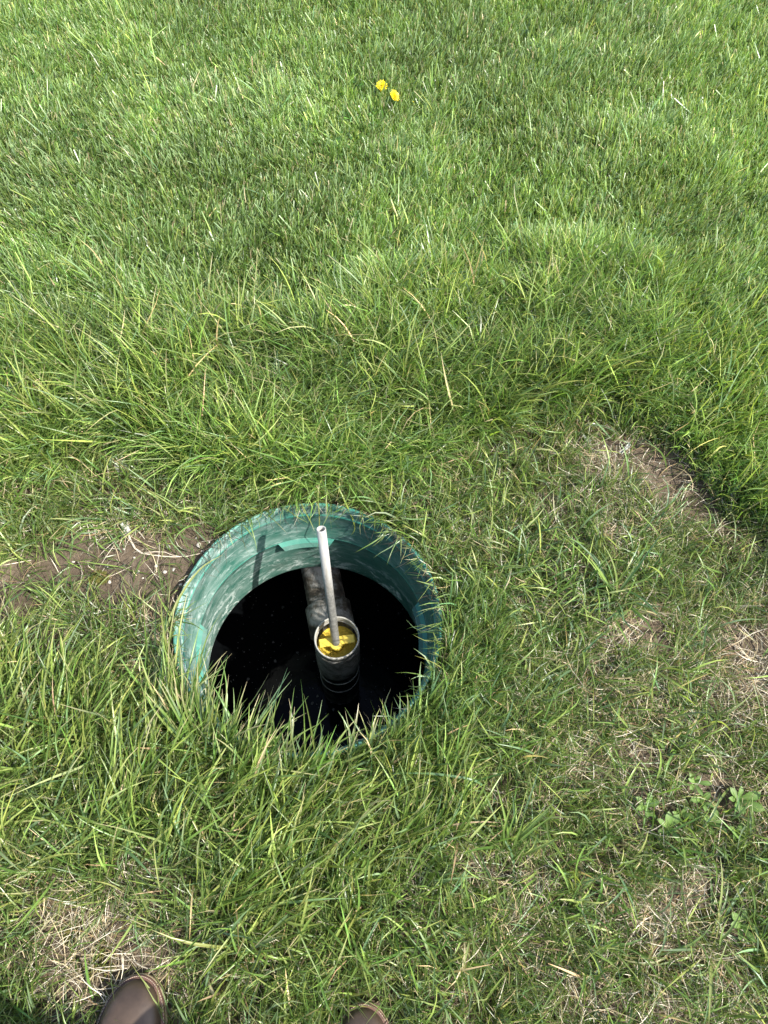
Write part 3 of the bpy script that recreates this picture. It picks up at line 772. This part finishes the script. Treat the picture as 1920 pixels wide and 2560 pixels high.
# ------------------------------------------------------------------ clover among the lawn
def clover():
    n = 3600
    x = rng.uniform(-1.6, 1.5, n); y = rng.uniform(1.5, 3.0, n)
    d = edge_d(x, y); cl = fbm(x, y, .28, 80)
    keep = (d > .4) & frame_ok(x, y, .1, .1) & (rng.random(n) < sstep(.5, .66, cl)); x, y = x[keep], y[keep]; n = len(x)
    z = ground(x, y) + rng.uniform(.025, .045, n); V = []; Q = []; C = []
    for i in range(n):
        a0 = rng.random() * 6.28; s = rng.uniform(.005, .0085); c = np.array((.055, .135, .03)) * rng.lognormal(0, .2); tx, ty = rng.normal(0, .35, 2)
        for k in range(3):
            a = a0 + k * 2.094; ca, sa = math.cos(a), math.sin(a); b = len(V)
            for (u, v) in ((0, 0), (.6, .5), (1.1, .35), (1.1, -.35), (.6, -.5)):
                px, py = s * (u * ca - v * sa), s * (u * sa + v * ca)
                V.append((x[i] + px, y[i] + py, z[i] + px * tx + py * ty + .15 * s * abs(v))); C.append(c * (1.2 if u == 0 else 1))
            Q += [(b, b + 4, b + 3, b + 2), (b, b + 2, b + 1, b)]
    T = []
    for q in Q:
        if q[0] == q[3]: T.append(q[:3])
        else: T += [q[:3], (q[0], q[2], q[3])]
    tag(mesh_np('clover', np.array(V), np.array(T), M_LEAF, col=np.array(C)), 'small round clover leaves scattered through the lawn', 'clover', kind='stuff')
clover()

# ------------------------------------------------------------------ leafy weeds
def leaf_mesh():
    n = 6; V = []; C = []
    for i in range(n + 1):
        t = i / n; w_ = .175 * (math.sin(PI * min(.94, t ** 1.7 * .92 + .02)) ** .75) + .028 * (1 - t) - (.03 if i == n else 0)
        z = .30 * math.sin(t * 1.9) - .05 * t; q = w_ * .25
        V += [(t, -w_, z + q), (t, 0, z), (t, w_, z + q)]
        k = 1 + .25 * (1 - t)
        C += [np.array((.12, .22, .042)) * k, np.array((.18, .27, .08)) * k, np.array((.12, .22, .042)) * k]
    Q = []
    for i in range(n):
        b = i * 3; Q += [(b, b + 3, b + 4, b + 1), (b + 1, b + 4, b + 5, b + 2)]
    o = mesh_np('leaf', np.array(V), np.array(Q), M_LEAF, col=np.array(C)); me = o.data
    bpy.data.objects.remove(o); return me
LEAF = leaf_mesh()
def weed(x, y, s, n, a0, label, arc=2 * PI, up=0.0, roll=.25):
    g = float(ground(np.array([x]), np.array([y]))[0])
    root = tag(empty('leafy_weed', (x, y, g + .008)), label, 'weed', 'leafy weeds in the thin grass at lower right')
    for k in range(n):
        l = bpy.data.objects.new('leaf', LEAF); COL.objects.link(l); l.parent = root
        a = a0 + arc * k / n + random.uniform(-.2, .2); q = s * .9 * random.uniform(.6, 1.1)
        l.location = (0, 0, .004 * (k % 3)); l.scale = (q, q * random.uniform(.85, 1.15), q)
        l.rotation_euler = (random.uniform(-roll, roll), -random.uniform(.15, .5) - up, a)
    return root
weed(.805, .232, .060, 7, .35, 'largest leafy rosette, its broad leaves open by the right edge of the photo')
weed(.715, .262, .036, 6, .9, 'leafy rosette left of the largest one with tall blades leaning across it')
weed(.725, .225, .036, 5, 2.1, 'small leafy weed just below and left of the largest rosette')
weed(.738, .180, .040, 6, .2, 'leafy weed directly below the largest rosette, half behind a long blade')
weed(.79, .165, .034, 5, 1.3, 'low leafy weed at the far right below the largest rosette', up=.1)
weed(.600, .205, .040, 6, 2.4, 'leafy weed at the left end of the cluster beside long bluish blades')
weed(.640, .165, .042, 7, .8, 'yellow-green leafy weed at the bottom of the cluster')
weed(.672, .195, .034, 6, 1.8, 'pale leafy weed in the middle of the cluster', up=.1)
weed(.645, .345, .026, 7, .5, 'tiny leafy rosette alone beside the small patch of bare soil')
weed(.552, .092, .026, 5, 1.0, 'small leafy weed in bleached thatch below the cluster')
weed(.765, -.005, .042, 6, 1.1, 'leafy weed standing apart below the cluster near the lower right corner')

# ------------------------------------------------------------------ dandelions
def dandelion(x, y, h, r, tilt, taz, label, bud=False):
    g = float(ground(np.array([x]), np.array([y]))[0])
    root = tag(empty('dandelion', (x, y, g)), label, 'dandelion', None if bud else 'open dandelions in the lawn')
    bm = bmesh.new(); tube(bm, [(0, .012, 0), (0, .006, h * .5), (0, 0, h)], .0016, 8); from_bm('stem', bm, M_STEM, root, True)
    V = []; T = []
    rot = Matrix.Rotation(taz, 3, 'Z') @ Matrix.Rotation(tilt, 3, 'Y')
    rings = [(1.0, 26, .10, .16), (.82, 24, .30, .15), (.62, 20, .55, .14), (.42, 14, .85, .13), (.22, 8, 1.15, .12)] if not bud else [(.45, 12, 1.2, .16), (.3, 8, 1.35, .14)]
    for (rl, cnt, el, wd) in rings:
        for k in range(cnt):
            a = 2 * PI * (k + random.random() * .6) / cnt; e = el + random.uniform(-.1, .1); q = rl * random.uniform(.88, 1.08)
            d = Vector((math.cos(a) * math.cos(e), math.sin(a) * math.cos(e), math.sin(e))); s = Vector((-math.sin(a), math.cos(a), 0)) * wd * .5
            b = len(V)
            for p in (d * .05 - s * .5, d * .05 + s * .5, d * q + s, d * q - s, d * (q + .04)):
                v = rot @ (p * r); V.append((v.x, v.y, v.z + h))
            T += [(b, b + 1, b + 2), (b, b + 2, b + 3), (b + 3, b + 2, b + 4)]
    mesh_np('flower_head', np.array(V), np.array(T), M_PETAL, root, smooth=False)
    bm = bmesh.new()
    for k in range(10):
        a = 2 * PI * k / 10; d = Vector((math.cos(a), math.sin(a), -.35 if not bud else .8)).normalized(); s = Vector((-math.sin(a), math.cos(a), 0))
        ps = [rot @ (q * r) + Vector((0, 0, h - .001)) for q in (s * -.09, s * .09, d * .62)]
        bm.faces.new([bm.verts.new(p) for p in ps])
    from_bm('bracts', bm, M_STEM, root)
M_STEM = m_plain('stem_green', (.10, .17, .04), .6, .25, 60, 0)
dandelion(-.107, 2.645, .062, .0215, .35, -1.6, 'open yellow dandelion, higher and left of the two in the lawn')
dandelion(-.057, 2.592, .060, .0200, .75, -.5, 'open yellow dandelion tilted sideways, lower right of the two')
dandelion(.013, 2.585, .045, .012, .1, 0, 'small closed dandelion bud right of the two open flowers', bud=True)

# ------------------------------------------------------------------ bits on the soil
def pebble_mesh(seed):
    r = random.Random(seed); bm = bmesh.new(); bmesh.ops.create_icosphere(bm, subdivisions=2, radius=1)
    a, b, c = r.uniform(.8, 1.2), r.uniform(.55, .9), r.uniform(.4, .6)
    for v in bm.verts:
        k = 1 + .16 * math.sin(v.co.x * 3.1 + seed) * math.cos(v.co.y * 2.7 + seed * 2)
        v.co = Vector((v.co.x * a, v.co.y * b, v.co.z * c)) * k
    me = bpy.data.meshes.new('pebble'); bm.to_mesh(me); bm.free(); me.materials.append(M_STONE); return me
PM = [pebble_mesh(s) for s in range(4)]
peb = [(-.541, .755, .0060), (-.50, .735, .0035), (-.465, .765, .0055), (-.452, .748, .0045), (-.475, .785, .0025), (-.44, .775, .003), (-.56, .70, .0035), (-.535, .685, .0055), (-.515, .694, .0040), (-.60, .68, .0045),
       (-.62, .72, .0025), (-.68, .69, .0025), (-.665, .65, .004), (-.72, .665, .003), (-.76, .62, .003), (-.585, .665, .003), (-.65, .74, .0025), (-.53, .79, .0025), (-.77, .70, .003), (-.83, .60, .003), (-.87, .655, .0035), (-.70, .74, .002),
       (-.49, .655, .003), (-.475, .64, .0035), (-.455, .70, .003), (.60, 1.14, .004), (.66, 1.10, .003), (.76, 1.06, .003), (.81, 1.03, .003), (.585, .32, .004), (.60, .34, .003), (.615, .31, .0025), (.885, .55, .004), (.91, .52, .003), (-.452, -.06, .006), (-.50, -.09, .003)]
for i, (x, y, s) in enumerate(peb):
    o = bpy.data.objects.new('pebble', PM[i % 4]); COL.objects.link(o); s *= 1.15
    o.location = (x, y, float(ground(np.array([x]), np.array([y]))[0]) + s * .25); o.scale = (s, s, s); o.rotation_euler = (0, 0, random.random() * 6.28)
    if s > .006: lb = 'largest pale pebble on its patch, ' + ('just above the dry root left of the riser' if y > .5 else 'among dry stalks by the left boot')
    elif x < -.2 and y > .3: lb = 'tiny pale pebble on the bare soil left of the riser'
    elif x < -.2: lb = 'tiny pale pebble among dry stalks by the left boot'
    elif y > 1: lb = 'tiny pale pebble on the right-hand bare soil below the lawn edge'
    elif x < .7: lb = 'tiny pale pebble on the small bare spot beside the lone tiny weed'
    else: lb = 'tiny pale pebble in the dry patch at the right edge'
    tag(o, lb, 'pebble', 'tiny pale pebbles on the soil')

gz = lambda x, y: float(ground(np.array([x]), np.array([y]))[0])
bm = bmesh.new()
pts = [(-.652, .790), (-.640, .768), (-.622, .743), (-.602, .731), (-.575, .727), (-.549, .726), (-.52, .727), (-.49, .730), (-.462, .738), (-.447, .744)]
tube(bm, [(x, y, gz(x, y) + .005) for x, y in pts], [.0022, .0028, .0028, .0024, .002, .0018, .0015, .0013, .0011, .0007], 8)
tube(bm, [(x, y, gz(x, y) + .006) for x, y in [(-.598, .731), (-.57, .736), (-.545, .738), (-.525, .731), (-.50, .728)]], [.0014, .0014, .0012, .001, .0006], 6)
o = from_bm('dry_stem', bm, M_DRYROOT, None, True); tag(o, 'pale curved dry root lying on bare soil left of the riser', 'root')

def scrap(x, y, sx, sy, rz, label, seed, h=.012):
    n = 12; V = []; gx = gz(x, y)
    for i in range(n):
        for j in range(n):
            u, v = i / (n - 1) - .5, j / (n - 1) - .5
            ed = 1 - .35 * float(vn(u + seed, v, .22, 7))
            V.append((u * sx * ed, v * sy * ed, h * (float(fbm(u * 3 + seed, v * 3, .8, 6)) * 1.6 - .2) + .002))
    Q = [(i * n + j, (i + 1) * n + j, (i + 1) * n + j + 1, i * n + j + 1) for i in range(n - 1) for j in range(n - 1)]
    o = mesh_np('dead_leaf', np.array(V), np.array(Q), M_SCRAP, smooth=False); o.location = (x, y, gx + .006); o.rotation_euler = (.25, 0, rz)
    s_ = o.modifiers.new('thick', 'SOLIDIFY'); s_.thickness = .0008
    tag(o, label, 'dead leaf', 'bleached shrivelled leaves')
scrap(-.706, .975, .040, .062, .5, 'crumpled bleached white leaf in a gap of the lawn edge, upper left of the riser', 1, .022)
scrap(.55, 1.155, .012, .042, .9, 'thin white shrivelled leaf at the upper left of the right-hand bare soil', 3)
scrap(.655, 1.13, .012, .050, -.75, 'thin white shrivelled leaf in the middle of the right-hand bare soil', 4)
scrap(-.655, .795, .020, .036, .6, 'small pale shrivelled leaf at the top of the left-hand bare soil', 5)

def moss(x, y, r, seed, label):
    n = 240; V = []; T = []; rg = np.random.default_rng(seed)
    for i in range(n):
        a = rg.random() * 6.28; q = r * math.sqrt(rg.random()); px, py = x + q * math.cos(a) * 1.3, y + q * math.sin(a); s = rg.uniform(.0015, .0035)
        g = gz(px, py) + (.008 * (1 - (q / r) ** 2)); b = len(V)
        for k in range(4):
            t = a + k * PI / 2; V.append((px + s * math.cos(t), py + s * math.sin(t), g))
        V.append((px + rg.normal(0, s * .4), py + rg.normal(0, s * .4), g + s * 1.2))
        T += [(b + k, b + (k + 1) % 4, b + 4) for k in range(4)]
    tag(mesh_np('moss', np.array(V), np.array(T), M_MOSS, smooth=False), label, 'moss', kind='stuff')
moss(.595, -.09, .035, 1, 'olive moss under thatch at the lower right')
moss(.545, -.115, .022, 2, 'small olive moss patch at the lower right, left of the bigger one')
moss(.70, 0, .022, 3, 'olive moss patch above the lower right corner')
moss(-.505, -.135, .035, 4, 'dark olive moss among dry stalks ahead of the left boot')
moss(-.56, -.09, .022, 5, 'dark olive moss patch left of the dry stalks by the left boot')
moss(-.695, .66, .020, 6, 'small olive moss patch on bare soil left of the riser')

# ------------------------------------------------------------------ the photographer: boots and cuff show, the body shades the corner
person = tag(empty('person', (-.195, -.36, 0)), 'standing person seen only by brown leather boot toes and a green trouser cuff', 'person')
def boot(x, y, rz, gnd):
    root = empty('boot', (x + .195, y + .36, gnd), rz); root.parent = person
    def wid(s, k=0):
        L_ = .295 + k
        if s < .10 + k: return (.0575 + k) * math.sqrt(max(0, 1 - (1 - s / (.10 + k)) ** 2.25))
        if s < .19: return (.0575 + k) - .019 * sstep(.10, .19, s)
        return (.0385 + k) * math.sqrt(max(0, 1 - (max(0, s - .23) / (L_ - .23)) ** 2.5))
    def outline(k, n=28):
        ss = [.5 - .5 * math.cos(PI * i / n) for i in range(n + 1)]; ss = [q * (.295 + 2 * k) for q in ss]
        R = [(-q + k, -wid(q, k)) for q in ss]; Lf = [(-q + k, wid(q, k)) for q in ss[::-1]][1:-1]
        return [(yy, xx) for xx, yy in R + Lf]         # toe points to local +y
    def slab(name, k0, k1, z0, z1, mt, n=28):
        bm = bmesh.new(); a = [bm.verts.new((p[0], p[1], z0)) for p in outline(k0, n)]; b = [bm.verts.new((p[0], p[1], z1 - .0015)) for p in outline(k1, n)]; c = [bm.verts.new((p[0], p[1], z1)) for p in outline(k1 - .0015, n)]
        N = len(a)
        for i in range(N):
            bm.faces.new((a[i], a[(i + 1) % N], b[(i + 1) % N], b[i])); bm.faces.new((b[i], b[(i + 1) % N], c[(i + 1) % N], c[i]))
        bm.faces.new(a[::-1]); bm.faces.new(c); return from_bm(name, bm, mt, root, True)
    slab('sole', .008, .0085, 0, .022, M_SOLE)
    slab('welt', .0070, .0066, .0205, .0275, M_WELT)
    bm = bmesh.new(); ol = outline(.0042, 70)
    for i in range(0, len(ol)):
        p = Vector((*ol[i], .0280)); q = Vector((*ol[(i + 1) % len(ol)], .0280))
        if p.y < -.14: continue
        d = q - p
        if d.length < 1e-4: continue
        tube(bm, [p + d * .15, p + d * .80], .0007, 5)
    from_bm('stitching', bm, M_THREAD, root)
    # upper: lofted sections from toe to heel, then the shaft
    ns, na = 34, 17; V = []; Q = []
    for i in range(ns + 1):
        s = .295 * (.5 - .5 * math.cos(PI * i / ns)); w0 = max(.0004, wid(s))
        h = .022 + .036 * math.sqrt(max(0, 1 - (1 - min(1, s / .055)) ** 2)) + .045 * sstep(.07, .19, s)
        if s > .2: h = .022 + (.081) * math.sqrt(max(.001, 1 - ((s - .2) / .0955) ** 4))
        for j in range(na):
            a = PI * j / (na - 1); ca, sa = math.cos(a), math.sin(a)
            V.append((-math.copysign(abs(ca) ** .72, ca) * w0, -s, .024 + (h - .024 + .002) * max(0, sa) ** .62))
    for i in range(ns):
        for j in range(na - 1):
            b = i * na + j; Q.append((b, b + 1, b + na + 1, b + na))
    mesh_np('upper', np.array(V), np.array(Q), M_LEATHER, root)
    bm = bmesh.new(); tube(bm, [(0, -.21, .06), (0, -.21, .12), (0, -.215, .22)], [.042, .047, .052], 24); from_bm('shaft', bm, M_LEATHER, root, True)
    bm = bmesh.new()                                   # stitched crease across the toe
    P_ = [(-.040, -.075), (-.02, -.066), (.0, -.063), (.02, -.066), (.040, -.075)]
    return root
boot(-.403, -.156, math.radians(-2), gz(-.40, -.2) + .004)
boot(.024, -.178, math.radians(-3), gz(.02, -.25) + .004)

def trouser_leg(x, y, tx, ty):
    """cuff and shin, standing over the boot; folds run round the cloth"""
    n, k = 26, 40; V = []
    for i in range(n + 1):
        f = i / n; z = .082 + .40 * f
        cx_, cy_ = x + (tx - x) * f, y + (ty - y) * f
        r0 = .074 + .008 * math.sin(f * 9) * (1 - f) + .012 * (1 - f) ** 3
        for j in range(k):
            a = 2 * PI * j / k; r = r0 * (1 + .05 * math.sin(2 * a + f * 11) * (1 - f) + .03 * math.sin(5 * a + f * 5))
            V.append((cx_ + r * math.cos(a), cy_ + r * 1.22 * math.sin(a), z + .012 * math.sin(a) * (1 - f)))
    Q = [(i * k + j, i * k + (j + 1) % k, (i + 1) * k + (j + 1) % k, (i + 1) * k + j) for i in range(n) for j in range(k)]
    o = mesh_np('trouser_leg', np.array(V), np.array(Q), M_CLOTH, person)
    q = o.modifiers.new('cloth', 'SOLIDIFY'); q.thickness = .002
trouser_leg(-.228, -.006, -.205, -.05)
trouser_leg(.219, -.045, .19, -.08)

# ------------------------------------------------------------------ crumbs of earth on the bare patches
def crumbs():
    n = 60000
    x = rng.uniform(-1.15, 1.15, n); y = rng.uniform(-.35, 1.25, n)
    keep = (soil_m(x, y) > .35) & ~inside_riser(x, y, .322) & (edge_d(x, y) < .0) & (rng.random(n) < .9 * sstep(.3, .6, fbm(x, y, .05, 90))); x, y = x[keep], y[keep]; n = len(x)
    s_ = np.clip(rng.lognormal(math.log(.0016), .5, n), .0006, .006)
    bm = bmesh.new(); bmesh.ops.create_icosphere(bm, subdivisions=1, radius=1); bv = np.array([v.co[:] for v in bm.verts]); bf = np.array([[v.index for v in f.verts] for f in bm.faces]); bm.free()
    z = ground(x, y)
    V = bv[None] * s_[:, None, None] * rng.uniform(.6, 1.3, (n, 12, 1)) * np.array((1, 1, .7)) + np.stack([x, y, z + s_ * .2], -1)[:, None, :]
    T = bf[None] + (np.arange(n) * 12)[:, None, None]
    tag(mesh_np('soil_crumbs', V.reshape(-1, 3), T.reshape(-1, 3), M_SOIL), 'loose crumbs of brown earth on the bare patches', 'soil', kind='stuff')
crumbs()
